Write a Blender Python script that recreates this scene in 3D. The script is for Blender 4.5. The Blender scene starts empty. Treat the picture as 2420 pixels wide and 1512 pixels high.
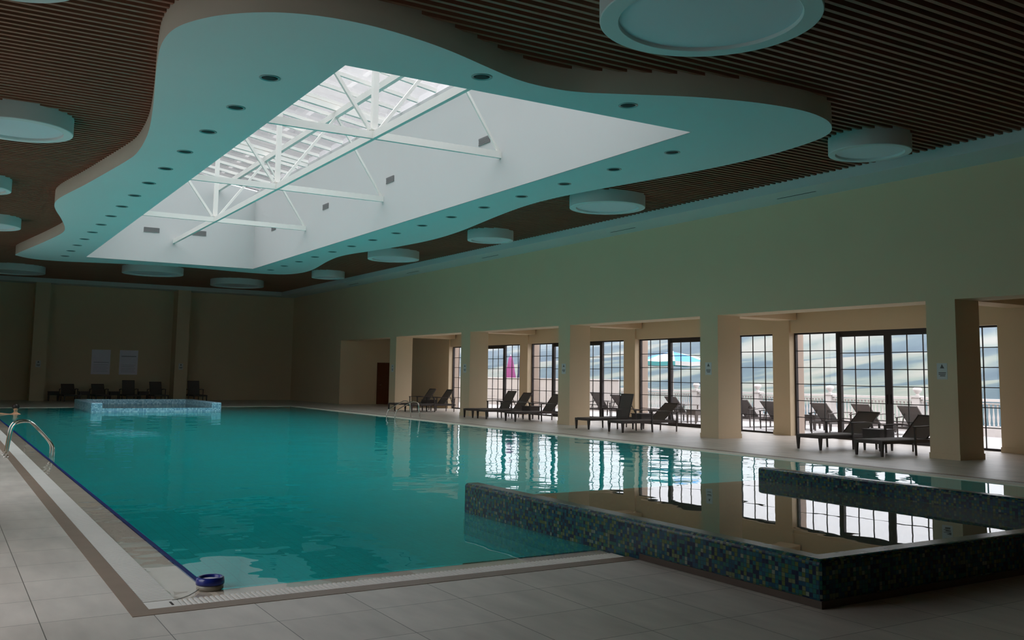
import bpy, bmesh, math, random
from math import sin, cos, pi, radians
from mathutils import Vector, Matrix
random.seed(7)
SC = bpy.context.scene
COL = SC.collection

# ------------------------------------------------------------------ camera
F_PX, W_PX, H_PX, CY_PX = 2218.537, 2420.0, 1512.0, 654.272
YAW, PITCH, ROLL = radians(31.324), radians(6.010), radians(0.802)
cam_data = bpy.data.cameras.new('camera')
cam = bpy.data.objects.new('camera', cam_data)
COL.objects.link(cam)
SC.camera = cam
fw = Vector((sin(YAW)*cos(PITCH), cos(YAW)*cos(PITCH), sin(PITCH)))
r0 = Vector((cos(YAW), -sin(YAW), 0)); u0 = r0.cross(fw)
R = cos(ROLL)*r0 + sin(ROLL)*u0
U = -sin(ROLL)*r0 + cos(ROLL)*u0
cam.matrix_world = Matrix(((R.x, U.x, -fw.x, 0.0), (R.y, U.y, -fw.y, 0.0), (R.z, U.z, -fw.z, 1.6), (0, 0, 0, 1)))
cam_data.sensor_fit = 'HORIZONTAL'
cam_data.sensor_width = 36.0
cam_data.lens = 36.0*F_PX/W_PX
cam_data.shift_y = (CY_PX - H_PX/2)/W_PX
cam_data.clip_start = 0.05
cam_data.clip_end = 8000

# ------------------------------------------------------------------ colour management, world
SC.view_settings.view_transform = 'Standard'
SC.view_settings.look = 'None'
SC.view_settings.gamma = 1.0
SC.view_settings.use_curve_mapping = False
SC.view_settings.exposure = 0.42
SC.cycles.use_denoising = True
SC.cycles.max_bounces = 12
SC.cycles.diffuse_bounces = 8
SC.cycles.glossy_bounces = 5
SC.cycles.transmission_bounces = 6
SC.cycles.transparent_max_bounces = 16
SC.cycles.volume_bounces = 2
SC.cycles.caustics_reflective = False
SC.cycles.caustics_refractive = True
SC.cycles.sample_clamp_indirect = 6.0
SKY = 5.4      # zenith; an overcast sky is darker towards the horizon

world = bpy.data.worlds.new('overcast_sky')
SC.world = world
world.use_nodes = True
wn, wl = world.node_tree.nodes, world.node_tree.links
wn.clear()
w_out = wn.new('ShaderNodeOutputWorld'); w_bg = wn.new('ShaderNodeBackground')
w_tc = wn.new('ShaderNodeTexCoord'); w_no = wn.new('ShaderNodeTexNoise'); w_map = wn.new('ShaderNodeMapping')
w_ramp = wn.new('ShaderNodeValToRGB')
w_map.inputs['Scale'].default_value = (1.0, 1.0, 3.0)
w_no.inputs['Scale'].default_value = 2.6; w_no.inputs['Detail'].default_value = 6
w_ramp.color_ramp.elements[0].position = 0.38; w_ramp.color_ramp.elements[0].color = (0.90, 0.91, 0.97, 1)
w_ramp.color_ramp.elements[1].position = 0.66; w_ramp.color_ramp.elements[1].color = (.98, .98, 1.0, 1)
wl.new(w_tc.outputs['Generated'], w_map.inputs['Vector']); wl.new(w_map.outputs['Vector'], w_no.inputs['Vector'])
wl.new(w_no.outputs['Fac'], w_ramp.inputs['Fac']); wl.new(w_ramp.outputs['Color'], w_bg.inputs['Color'])
w_sep = wn.new('ShaderNodeSeparateXYZ'); wl.new(w_tc.outputs['Generated'], w_sep.inputs['Vector'])
w_mr = wn.new('ShaderNodeMapRange'); w_mr.inputs['To Min'].default_value = SKY*.225; w_mr.inputs['To Max'].default_value = SKY
wl.new(w_sep.outputs['Z'], w_mr.inputs['Value']); wl.new(w_mr.outputs['Result'], w_bg.inputs['Strength'])
wl.new(w_bg.outputs['Background'], w_out.inputs['Surface'])

# ------------------------------------------------------------------ helpers
class MB:
    """collects geometry; build() links it as one mesh object"""
    def __init__(s): s.v = []; s.f = []; s.sm = []; s.mi = []
    def _add(s, vs, fs, smooth=False, mi=0):
        o = len(s.v); s.v += [tuple(p) for p in vs]
        for f in fs:
            s.f.append([o+i for i in f]); s.sm.append(smooth); s.mi.append(mi)
        return s
    def hexa(s, b, t, mi=0):
        """bottom quad b and top quad t, both counter-clockwise seen from the top"""
        return s._add(list(b)+list(t), [(3,2,1,0),(4,5,6,7),(0,1,5,4),(1,2,6,5),(2,3,7,6),(3,0,4,7)], mi=mi)
    def box(s, x0, x1, y0, y1, z0, z1, mi=0):
        return s.hexa([(x0,y0,z0),(x1,y0,z0),(x1,y1,z0),(x0,y1,z0)], [(x0,y0,z1),(x1,y0,z1),(x1,y1,z1),(x0,y1,z1)], mi)
    def bar(s, a, b, w, h, up=(0,0,1), mi=0):
        a = Vector(a); b = Vector(b); d = (b-a).normalized(); up = Vector(up)
        if abs(d.dot(up)) > .98: up = Vector((1,0,0))
        sx = d.cross(up).normalized()*w/2; sy = sx.cross(d).normalized()*h/2
        return s.hexa([a-sx-sy, a+sx-sy, b+sx-sy, b-sx-sy], [a-sx+sy, a+sx+sy, b+sx+sy, b-sx+sy], mi)
    def taper(s, x, y, z0, z1, w0, w1, dx=0, dy=0, mi=0):
        a, b = w0/2, w1/2
        return s.hexa([(x-a,y-a,z0),(x+a,y-a,z0),(x+a,y+a,z0),(x-a,y+a,z0)],
                      [(x+dx-b,y+dy-b,z1),(x+dx+b,y+dy-b,z1),(x+dx+b,y+dy+b,z1),(x+dx-b,y+dy+b,z1)], mi)
    def tube(s, pts, r, n=10, caps=True, mi=0):
        pts = [Vector(p) for p in pts]; rr = r if isinstance(r, (list, tuple)) else [r]*len(pts)
        vs = []; up = Vector((0,0,1)); prev = None
        for i, p in enumerate(pts):
            d = ((pts[min(i+1, len(pts)-1)]-p).normalized() + (p-pts[max(i-1, 0)]).normalized()).normalized()
            if prev is None:
                k = up if abs(d.dot(up)) < .95 else Vector((1,0,0)); sx = d.cross(k).normalized()
            else:
                sx = (prev - d*prev.dot(d)).normalized()
            prev = sx; sy = sx.cross(d)
            for j in range(n):
                a = 2*pi*j/n; vs.append(p + sx*rr[i]*cos(a) + sy*rr[i]*sin(a))
        fs = []
        for i in range(len(pts)-1):
            for j in range(n):
                k = (j+1) % n; fs.append((i*n+j, i*n+k, (i+1)*n+k, (i+1)*n+j))
        s._add(vs, fs, True, mi)
        if caps:
            o = len(s.v)-len(vs); m = len(pts)-1
            s.f.append([o+j for j in range(n)][::-1]); s.sm.append(False); s.mi.append(mi)
            s.f.append([o+m*n+j for j in range(n)]); s.sm.append(False); s.mi.append(mi)
        return s
    def lathe(s, prof, n=40, c=(0,0,0), smooth=True, mi=0):
        vs = []; fs = []
        for (r, z) in prof:
            for j in range(n):
                a = 2*pi*j/n; vs.append((c[0]+r*cos(a), c[1]+r*sin(a), c[2]+z))
        for i in range(len(prof)-1):
            for j in range(n):
                k = (j+1) % n; fs.append((i*n+j, i*n+k, (i+1)*n+k, (i+1)*n+j))
        if prof[0][0] > 1e-4: fs.append(tuple(range(n))[::-1])
        if prof[-1][0] > 1e-4: fs.append(tuple((len(prof)-1)*n+j for j in range(n)))
        return s._add(vs, fs, smooth, mi)
    def ringstrip(s, prof, n=40):
        """open surface of revolution, smooth only round the ring"""
        vs = [(r*cos(2*pi*j/n), r*sin(2*pi*j/n), z) for (r, z) in prof for j in range(n)]
        fs = [(i*n+j, i*n+(j+1) % n, (i+1)*n+(j+1) % n, (i+1)*n+j) for i in range(len(prof)-1) for j in range(n)]
        return s._add(vs, [f[::-1] for f in fs], True)
    def prism(s, poly, z0, z1, mi=0):
        n = len(poly)
        vs = [(p[0],p[1],z0) for p in poly]+[(p[0],p[1],z1) for p in poly]
        fs = [tuple(range(n))[::-1], tuple(range(n,2*n))]+[(i,(i+1)%n,n+(i+1)%n,n+i) for i in range(n)]
        return s._add(vs, fs, False, mi)
    def mesh(s, name):
        me = bpy.data.meshes.new(name)
        me.from_pydata(s.v, [], s.f)
        for p, a, m in zip(me.polygons, s.sm, s.mi): p.use_smooth = a; p.material_index = m
        box_uv(me)
        me.update()
        return me
    def build(s, name, mat, parent=None, loc=(0,0,0), rot=0.0):
        return link(name, s.mesh(name), mat, parent, loc, rot)

def box_uv(me):
    uv = me.uv_layers.new(name='UVMap')
    vs = me.vertices
    for p in me.polygons:
        n = p.normal; ax = max(range(3), key=lambda i: abs(n[i]))
        for li in p.loop_indices:
            c = vs[me.loops[li].vertex_index].co
            uv.data[li].uv = (c.y, c.z) if ax == 0 else ((c.x, c.z) if ax == 1 else (c.x, c.y))

def link(name, me, mat=None, parent=None, loc=(0,0,0), rot=0.0):
    if mat is not None and len(me.materials) == 0:
        for m in (mat if isinstance(mat, (list, tuple)) else [mat]): me.materials.append(m)
    o = bpy.data.objects.new(name, me); COL.objects.link(o)
    o.parent = parent; o.location = loc; o.rotation_euler = (0,0,rot)
    return o

def tag(o, label=None, cat=None, group=None, kind=None):
    if label: o['label'] = label
    if cat: o['category'] = cat
    if group: o['group'] = group
    if kind: o['kind'] = kind
    return o

def empty(name, loc, rot, label, cat, group=None, kind=None):
    o = bpy.data.objects.new(name, None); COL.objects.link(o)
    o.empty_display_size = .2
    o.location = loc; o.rotation_euler = (0,0,rot)
    return tag(o, label, cat, group, kind)

def struct(name, mb, mat, label, cat):
    return tag(mb.build(name, mat), label, cat, kind='structure')

def dup(root, loc, rot, label, group=None):
    """copy of a thing with copies of its parts and sub-parts"""
    c = root.copy(); COL.objects.link(c); c.location = loc; c.rotation_euler = (0,0,rot)
    c['label'] = label
    if group: c['group'] = group
    for ch in KIDS[root.name]:
        k = ch.copy(); COL.objects.link(k); k.parent = c
        for g in KIDS.get(ch.name, []):
            q = g.copy(); COL.objects.link(q); q.parent = k
    return c
KIDS = {}
def part(mb, name, mat, parent, loc=(0,0,0)):
    o = mb.build(name, mat, parent, loc) if isinstance(mb, MB) else link(name, mb, mat, parent, loc)
    KIDS.setdefault(parent.name, []).append(o)
    return o

ORD = ['nearest', 'second', 'third', 'fourth', 'fifth', 'sixth', 'seventh', 'eighth', 'ninth', 'tenth', 'eleventh',
       'twelfth', 'thirteenth', 'fourteenth', 'farthest']

# ------------------------------------------------------------------ materials
def new_mat(name):
    m = bpy.data.materials.new(name); m.use_nodes = True
    nt = m.node_tree; nt.nodes.clear()
    out = nt.nodes.new('ShaderNodeOutputMaterial')
    return m, nt, out

def mat(name, col, rough=.6, metal=0.0, var=.06, scale=3.0, bump=0.0, bscale=40.0, stretch=(1,1,1), spec=.4, coat=0.0):
    m, nt, out = new_mat(name); N, L = nt.nodes, nt.links
    b = N.new('ShaderNodeBsdfPrincipled')
    b.inputs['Roughness'].default_value = rough; b.inputs['Metallic'].default_value = metal
    b.inputs['Specular IOR Level'].default_value = spec; b.inputs['Coat Weight'].default_value = coat
    tc = N.new('ShaderNodeTexCoord'); mp = N.new('ShaderNodeMapping'); no = N.new('ShaderNodeTexNoise')
    mp.inputs['Scale'].default_value = stretch
    no.inputs['Scale'].default_value = scale; no.inputs['Detail'].default_value = 5
    hs = N.new('ShaderNodeMix'); hs.data_type = 'RGBA'
    hs.inputs['A'].default_value = tuple(c*(1-var) for c in col)+(1,); hs.inputs['B'].default_value = tuple(min(1, c*(1+var)) for c in col)+(1,)
    L.new(tc.outputs['Object'], mp.inputs['Vector']); L.new(mp.outputs['Vector'], no.inputs['Vector'])
    L.new(no.outputs['Fac'], hs.inputs['Factor']); L.new(hs.outputs['Result'], b.inputs['Base Color'])
    if bump:
        n2 = N.new('ShaderNodeTexNoise'); n2.inputs['Scale'].default_value = bscale
        bp = N.new('ShaderNodeBump'); bp.inputs['Strength'].default_value = bump; bp.inputs['Distance'].default_value = .01
        L.new(mp.outputs['Vector'], n2.inputs['Vector']); L.new(n2.outputs['Fac'], bp.inputs['Height']); L.new(bp.outputs['Normal'], b.inputs['Normal'])
    L.new(b.outputs['BSDF'], out.inputs['Surface'])
    return m

def math_node(N, op, a=None, b=None):
    n = N.new('ShaderNodeMath'); n.operation = op
    if isinstance(a, (int, float)): n.inputs[0].default_value = a
    if isinstance(b, (int, float)): n.inputs[1].default_value = b
    return n

def tile_mat(name, size, grout, stops, grout_col, rough=.4, off=(0,0), noise=.10, spec=.4, gw_dark=True, stretch=(1,1,1)):
    """square tiles on the UV map in metres, one colour of the ramp per tile"""
    m, nt, out = new_mat(name); N, L = nt.nodes, nt.links
    b = N.new('ShaderNodeBsdfPrincipled'); b.inputs['Roughness'].default_value = rough; b.inputs['Specular IOR Level'].default_value = spec
    uv = N.new('ShaderNodeUVMap'); uv.uv_map = 'UVMap'
    mp = N.new('ShaderNodeMapping'); mp.inputs['Location'].default_value = (-off[0]/size, -off[1]/size, 0); mp.inputs['Scale'].default_value = (1/size, 1/size, 1)
    L.new(uv.outputs['UV'], mp.inputs['Vector'])
    fl = N.new('ShaderNodeVectorMath'); fl.operation = 'FLOOR'; fr = N.new('ShaderNodeVectorMath'); fr.operation = 'FRACTION'
    L.new(mp.outputs['Vector'], fl.inputs[0]); L.new(mp.outputs['Vector'], fr.inputs[0])
    wn_ = N.new('ShaderNodeTexWhiteNoise'); wn_.noise_dimensions = '2D'; L.new(fl.outputs['Vector'], wn_.inputs['Vector'])
    rp = N.new('ShaderNodeValToRGB'); rp.color_ramp.interpolation = 'CONSTANT' if len(stops) > 2 else 'LINEAR'
    while len(rp.color_ramp.elements) < len(stops): rp.color_ramp.elements.new(.5)
    for e, (p, c) in zip(rp.color_ramp.elements, stops): e.position = p; e.color = tuple(c)+(1,)
    L.new(wn_.outputs['Value'], rp.inputs['Fac'])
    sx = N.new('ShaderNodeSeparateXYZ'); L.new(fr.outputs['Vector'], sx.inputs['Vector'])
    g = grout/size
    ps = []
    for ax in ('X', 'Y'):
        a = math_node(N, 'SUBTRACT', None, .5); L.new(sx.outputs[ax], a.inputs[0])
        c = math_node(N, 'ABSOLUTE'); L.new(a.outputs[0], c.inputs[0])
        d = math_node(N, 'GREATER_THAN', None, .5-g/2); L.new(c.outputs[0], d.inputs[0]); ps.append(d)
    mx = math_node(N, 'MAXIMUM'); L.new(ps[0].outputs[0], mx.inputs[0]); L.new(ps[1].outputs[0], mx.inputs[1])
    tc = N.new('ShaderNodeTexCoord'); no = N.new('ShaderNodeTexNoise'); no.inputs['Scale'].default_value = 2.2; no.inputs['Detail'].default_value = 7
    m2 = N.new('ShaderNodeMapping'); m2.inputs['Scale'].default_value = stretch
    L.new(tc.outputs['Object'], m2.inputs['Vector']); L.new(m2.outputs['Vector'], no.inputs['Vector'])
    mr = N.new('ShaderNodeMapRange'); mr.inputs['To Min'].default_value = 1-noise; mr.inputs['To Max'].default_value = 1+noise
    mr.inputs['From Min'].default_value = .3; mr.inputs['From Max'].default_value = .7
    L.new(no.outputs['Fac'], mr.inputs['Value'])
    vm = N.new('ShaderNodeVectorMath'); vm.operation = 'SCALE'; L.new(rp.outputs['Color'], vm.inputs[0]); L.new(mr.outputs['Result'], vm.inputs['Scale'])
    mix = N.new('ShaderNodeMix'); mix.data_type = 'RGBA'; mix.inputs['B'].default_value = tuple(grout_col)+(1,)
    L.new(mx.outputs[0], mix.inputs['Factor']); L.new(vm.outputs['Vector'], mix.inputs['A'])
    L.new(mix.outputs['Result'], b.inputs['Base Color'])
    bp = N.new('ShaderNodeBump'); bp.inputs['Strength'].default_value = .3; bp.inputs['Distance'].default_value = .003; bp.invert = True
    L.new(mx.outputs[0], bp.inputs['Height']); L.new(bp.outputs['Normal'], b.inputs['Normal'])
    L.new(b.outputs['BSDF'], out.inputs['Surface'])
    return m

def schlick(N, L, f0=.04, normal=None):
    lw = N.new('ShaderNodeLayerWeight'); lw.inputs['Blend'].default_value = .5
    if normal is not None: L.new(normal, lw.inputs['Normal'])
    p = math_node(N, 'POWER', None, 5.0); L.new(lw.outputs['Facing'], p.inputs[0])
    k = math_node(N, 'MULTIPLY_ADD', None, 1-f0); k.inputs[2].default_value = f0; L.new(p.outputs[0], k.inputs[0])
    k.use_clamp = True
    return k.outputs[0]

def glass_mat(name, density=.03, gain=1.0, tint=(1, 1, 1)):
    """thin absorbing pane: the light path in the glass grows with the angle (each of the two faces takes half)"""
    m, nt, out = new_mat(name); N, L = nt.nodes, nt.links
    t = N.new('ShaderNodeBsdfTransparent')
    lw = N.new('ShaderNodeLayerWeight'); lw.inputs['Blend'].default_value = .5
    ca = math_node(N, 'SUBTRACT', 1.0); L.new(lw.outputs['Facing'], ca.inputs[1])
    cb = math_node(N, 'MAXIMUM', None, .12); L.new(ca.outputs[0], cb.inputs[0])
    dv = math_node(N, 'DIVIDE', -density); L.new(cb.outputs[0], dv.inputs[1])
    ex = math_node(N, 'EXPONENT'); L.new(dv.outputs[0], ex.inputs[0])
    vm = N.new('ShaderNodeVectorMath'); vm.operation = 'SCALE'; vm.inputs[0].default_value = tint; L.new(ex.outputs[0], vm.inputs['Scale'])
    L.new(vm.outputs['Vector'], t.inputs['Color'])
    g = N.new('ShaderNodeBsdfGlossy'); g.inputs['Roughness'].default_value = .0
    k = math_node(N, 'MULTIPLY', None, gain); L.new(schlick(N, L, .03), k.inputs[0])
    no = N.new('ShaderNodeTexNoise'); no.inputs['Scale'].default_value = .6
    bp = N.new('ShaderNodeBump'); bp.inputs['Strength'].default_value = .02; bp.inputs['Distance'].default_value = .01
    L.new(no.outputs['Fac'], bp.inputs['Height']); L.new(bp.outputs['Normal'], g.inputs['Normal'])
    x = N.new('ShaderNodeMixShader'); L.new(k.outputs[0], x.inputs[0]); L.new(t.outputs[0], x.inputs[1]); L.new(g.outputs[0], x.inputs[2])
    L.new(x.outputs[0], out.inputs['Surface'])
    return m

def water_mat(name, turbid, scatter, tint=(1, 1, 1), refract=False):
    m, nt, out = new_mat(name); N, L = nt.nodes, nt.links
    tc = N.new('ShaderNodeTexCoord')
    mp = N.new('ShaderNodeMapping'); mp.inputs['Scale'].default_value = (1.0, 1.0, 1.0)
    L.new(tc.outputs['Object'], mp.inputs['Vector'])
    n1 = N.new('ShaderNodeTexNoise'); n1.inputs['Scale'].default_value = 1.5; n1.inputs['Detail'].default_value = 2.0; n1.inputs['Roughness'].default_value = .45
    n2 = N.new('ShaderNodeTexNoise'); n2.inputs['Scale'].default_value = .45; n2.inputs['Detail'].default_value = 1.0
    L.new(mp.outputs['Vector'], n1.inputs['Vector']); L.new(mp.outputs['Vector'], n2.inputs['Vector'])
    # ripples calm down near the shallow spa end
    sx = N.new('ShaderNodeSeparateXYZ'); L.new(tc.outputs['Object'], sx.inputs['Vector'])
    calm = N.new('ShaderNodeMapRange'); calm.inputs['From Min'].default_value = 9.0; calm.inputs['From Max'].default_value = 13.5
    calm.inputs['To Min'].default_value = .10; calm.inputs['To Max'].default_value = 1.0
    L.new(sx.outputs['Y'], calm.inputs['Value'])
    calm2 = N.new('ShaderNodeMapRange'); calm2.inputs['From Min'].default_value = 3.2; calm2.inputs['From Max'].default_value = 5.5
    calm2.inputs['To Min'].default_value = .38; calm2.inputs['To Max'].default_value = .0
    L.new(sx.outputs['X'], calm2.inputs['Value'])
    mx = math_node(N, 'MAXIMUM'); L.new(calm.outputs['Result'], mx.inputs[0]); L.new(calm2.outputs['Result'], mx.inputs[1])
    ad = math_node(N, 'MULTIPLY_ADD', None, 1.6); L.new(n2.outputs['Fac'], ad.inputs[0]); L.new(n1.outputs['Fac'], ad.inputs[2])
    ml = math_node(N, 'MULTIPLY'); L.new(ad.outputs[0], ml.inputs[0]); L.new(mx.outputs[0], ml.inputs[1])
    # choppier patch on the deck side
    sb = N.new('ShaderNodeVectorMath'); sb.operation = 'SUBTRACT'; sb.inputs[1].default_value = (4.25, 25.4, 0); L.new(tc.outputs['Object'], sb.inputs[0])
    sc = N.new('ShaderNodeVectorMath'); sc.operation = 'MULTIPLY'; sc.inputs[1].default_value = (1/1.0, 1/2.6, 1); L.new(sb.outputs['Vector'], sc.inputs[0])
    ln = N.new('ShaderNodeVectorMath'); ln.operation = 'LENGTH'; L.new(sc.outputs['Vector'], ln.inputs[0])
    pm = N.new('ShaderNodeMapRange'); pm.inputs['From Min'].default_value = 1.0; pm.inputs['From Max'].default_value = .3; L.new(ln.outputs['Value'], pm.inputs['Value'])
    n3 = N.new('ShaderNodeTexNoise'); n3.inputs['Scale'].default_value = 3.2; n3.inputs['Detail'].default_value = 2; L.new(tc.outputs['Object'], n3.inputs['Vector'])
    m3 = math_node(N, 'MULTIPLY'); L.new(n3.outputs['Fac'], m3.inputs[0]); L.new(pm.outputs['Result'], m3.inputs[1])
    a3 = math_node(N, 'MULTIPLY_ADD', None, 3.5); L.new(m3.outputs[0], a3.inputs[0]); L.new(ml.outputs[0], a3.inputs[2])
    bp = N.new('ShaderNodeBump'); bp.inputs['Strength'].default_value = 1.0; bp.inputs['Distance'].default_value = WAVE
    L.new(a3.outputs[0], bp.inputs['Height'])
    f = schlick(N, L, .022, bp.outputs['Normal'])
    g = N.new('ShaderNodeBsdfGlossy'); g.inputs['Roughness'].default_value = .0; L.new(bp.outputs['Normal'], g.inputs['Normal'])
    t = N.new('ShaderNodeBsdfRefraction' if refract else 'ShaderNodeBsdfTransparent'); t.inputs['Color'].default_value = tuple(tint)+(1,)
    if refract:
        t.inputs['IOR'].default_value = 1.33; t.inputs['Roughness'].default_value = 0
        L.new(bp.outputs['Normal'], t.inputs['Normal'])
    df = N.new('ShaderNodeBsdfDiffuse'); df.inputs['Color'].default_value = tuple(scatter)+(1,)
    y = N.new('ShaderNodeMixShader'); y.inputs[0].default_value = turbid; L.new(t.outputs[0], y.inputs[1]); L.new(df.outputs[0], y.inputs[2])
    x = N.new('ShaderNodeMixShader'); L.new(f, x.inputs[0]); L.new(y.outputs[0], x.inputs[1]); L.new(g.outputs[0], x.inputs[2])
    L.new(x.outputs[0], out.inputs['Surface'])
    return m
WAVE = .011

M = {}
M['paint'] = mat('cream_wall_paint', (.67, .53, .36), .75, var=.03, scale=1.2, bump=.05, bscale=60)
M['outer_paint'] = mat('peach_outside_render', (.40, .31, .255), .8, var=.03, bump=.1, bscale=50)
M['white'] = mat('white_ceiling_paint', (.63, .68, .68), .7, var=.02, scale=1.0)
M['taupe'] = mat('taupe_soffit_edge', (.52, .46, .38), .7, var=.03)  # soffit island sides, browner and darker than its underside
M['shaft'] = mat('white_shaft_plaster', (.53, .54, .535), .8, var=.02, scale=.7)
M['acrylic'] = mat('frosted_acrylic', (.66, .72, .77), .5, var=.01)
M['slat'] = mat('dark_walnut_slat', (.27, .115, .068), .55, var=.25, scale=2.0, stretch=(.3, 6, 6))
M['black'] = mat('black_ceiling_void', (.008, .007, .006), .9)
M['floor'] = tile_mat('porcelain_floor_tile', .6667, .006, [(0, (.61, .55, .49)), (1, (.67, .61, .55))], (.16, .14, .12), rough=.38, off=(0, .13), noise=.13, stretch=(2.2, .6, 1))
M['border'] = mat('brown_border_tile', (.27, .19, .14), .5, var=.15, scale=4)
M['plinth'] = mat('dark_brown_plinth_tile', (.06, .04, .028), .5, var=.15, scale=6)
M['coping'] = mat('beige_pool_edge_stone', (.76, .66, .54), .5, var=.08, scale=6)
M['palestone'] = mat('pale_cream_edge_stone', (.80, .74, .62), .6, var=.06, scale=5)
M['grate'] = mat('pale_gutter_grating', (.82, .79, .74), .5, var=.06)
M['gutter'] = mat('dark_gutter_channel', (.06, .05, .045), .8)
M['pool'] = tile_mat('turquoise_pool_tile', .12, .006, [(0, (.02, .78, .77)), (1, (.03, .84, .82))], (.05, .55, .55), rough=.4, noise=.05)
M['bluetile'] = mat('navy_edge_tile', (.003, .014, .13), .6, var=.1, scale=20, spec=.1)
M['mosaic'] = tile_mat('blue_green_mosaic', .032, .003, [(0, (.002, .010, .034)), (.22, (.004, .044, .085)), (.42, (.008, .080, .10)), (.60, (.012, .09, .065)),
                       (.76, (.065, .10, .024)), (.88, (.10, .13, .06)), (.96, (.13, .17, .13))], (.010, .022, .026), rough=.24, noise=.1, spec=.25)
M['mosaic_pale'] = tile_mat('pale_blue_mosaic', .05, .004, [(0, (.22, .45, .60)), (.35, (.32, .58, .72)), (.7, (.48, .74, .84)), (.9, (.16, .36, .54))], (.40, .58, .66), rough=.2, noise=.1, spec=.6)
M['spafloor'] = tile_mat('grey_green_mosaic', .032, .003, [(0, (.10, .16, .12)), (.4, (.16, .19, .13)), (.7, (.20, .20, .13)), (.9, (.08, .15, .16))], (.12, .15, .12), rough=.4, noise=.1)
M['water'] = water_mat('pool_water', .42, (.003, .78, .77), (.38, .96, .96), True)
M['film'] = water_mat('clear_water_film', .0, (.5, .5, .5))
M['shallow'] = water_mat('cloudy_spa_water', .72, (.13, .17, .13), (.7, .95, .85))
M['frame'] = mat('dark_bronze_aluminium', (.035, .028, .027), .45, metal=.3, var=.1)
M['glass'] = glass_mat('window_glass')
M['roofglass'] = glass_mat('skylight_glass', .22)
M['steel_white'] = mat('white_painted_steel', (.80, .79, .75), .5, var=.03)
M['chrome'] = mat('polished_steel', (.62, .58, .53), .12, metal=1.0, var=.03)
M['vent'] = mat('grey_vent_metal', (.20, .20, .20), .6)
M['darkvent'] = mat('dark_slot', (.02, .03, .03), .8)
M['wicker'] = mat('dark_brown_wicker', (.062, .049, .045), .55, var=.35, scale=60, bump=.5, bscale=90)
M['sling'] = mat('taupe_sling_fabric', (.13, .108, .10), .7, var=.2, scale=90, stretch=(1, 4, 1), bump=.3, bscale=120)
M['wood'] = mat('red_brown_door_wood', (.12, .035, .012), .4, var=.3, scale=3, stretch=(8, 8, .6))
M['paper'] = mat('white_paper', (.62, .62, .62), .6, var=.02)
M['poster'] = mat('pale_violet_poster', (.86, .82, .98), .6, var=.06, scale=1.5)
M['ink'] = mat('dark_print_ink', (.12, .11, .11), .7)
M['skin'] = mat('skin', (.72, .34, .19), .5, var=.08, scale=8)
M['hair'] = mat('dark_brown_hair', (.02, .012, .009), .5, var=.3, scale=60)
M['shorts'] = mat('navy_swim_shorts', (.02, .03, .08), .8)
M['blueplastic'] = mat('royal_blue_plastic', (.008, .02, .20), .3, var=.05, coat=.3)
M['clearplastic'] = mat('grey_beige_plastic', (.30, .28, .23), .3)
M['whiteplastic'] = mat('white_plastic', (.75, .72, .78), .3)
M['cord'] = mat('white_cord', (.6, .6, .57), .7)
M['terrace'] = mat('pale_terrace_stone', (.30, .285, .28), .7, var=.05, scale=3)
M['baluster'] = mat('white_concrete', (.50, .47, .46), .7, var=.04)
M['fence'] = mat('cream_fence_boards', (.42, .39, .37), .7, var=.05, scale=6, stretch=(1, 12, .4))
M['um_blue'] = mat('sky_blue_canvas', (.035, .19, .46), .7)
M['um_white'] = mat('white_canvas', (.52, .52, .52), .7)
M['um_teal'] = mat('turquoise_canvas', (.09, .36, .38), .7)
M['um_pink'] = mat('magenta_canvas', (.26, .055, .18), .7, var=.15)
M['um_navy'] = mat('slate_blue_canvas', (.06, .07, .13), .7)

# ------------------------------------------------------------------ key dimensions (metres)
XL, XR, XR2 = -1.7, 18.03, 18.86          # hall walls, back of the arcade
Y0, YF = -3.2, 54.7
HH, HC, HS, HF = 3.318, 6.045, 6.26, 5.91 # arcade head, cornice soffit, slat undersides, soffit island
SX0, SX1, SY0, SY1 = 4.63, 11.09, 12.2, 39.2   # skylight opening
PX0, PX1, PY0, PY1 = 1.82, 14.56, 7.26, 44.2   # pool basin
COLS = [(4.87, 5.55), (11.86, 12.54), (18.85, 19.54), (25.84, 26.52), (32.75, 33.50), (39.81, 40.50)]
PILS = [(12.12, 12.83), (19.13, 19.77), (26.22, 26.86), (33.33, 33.95), (40.42, 41.08)]
XP, XW, XO = 21.1, 21.31, 21.42             # pilaster face, glazing, outside face
YE = 46.8                                  # end wall of the gallery

# ------------------------------------------------------------------ room shell
sx0, sx1, sy0, sy1 = 5.42, 10.45, 4.66, 6.67   # where the spa stands on the deck
b = MB()
b.box(XL, 1.2, Y0, YF, -.2, 0); b.box(15.18, XO, Y0, YE, -.2, 0); b.box(15.18, XR, YE, YF, -.2, 0)
b.box(1.2, 15.18, Y0, sy0, -.2, 0); b.box(1.2, sx0, sy0, sy1, -.2, 0); b.box(sx1, 15.18, sy0, sy1, -.2, 0); b.box(1.2, 15.18, 44.8, YF, -.2, 0)
struct('floor', b, M['floor'], 'beige grey porcelain tiled deck around the pool', 'floor')

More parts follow.
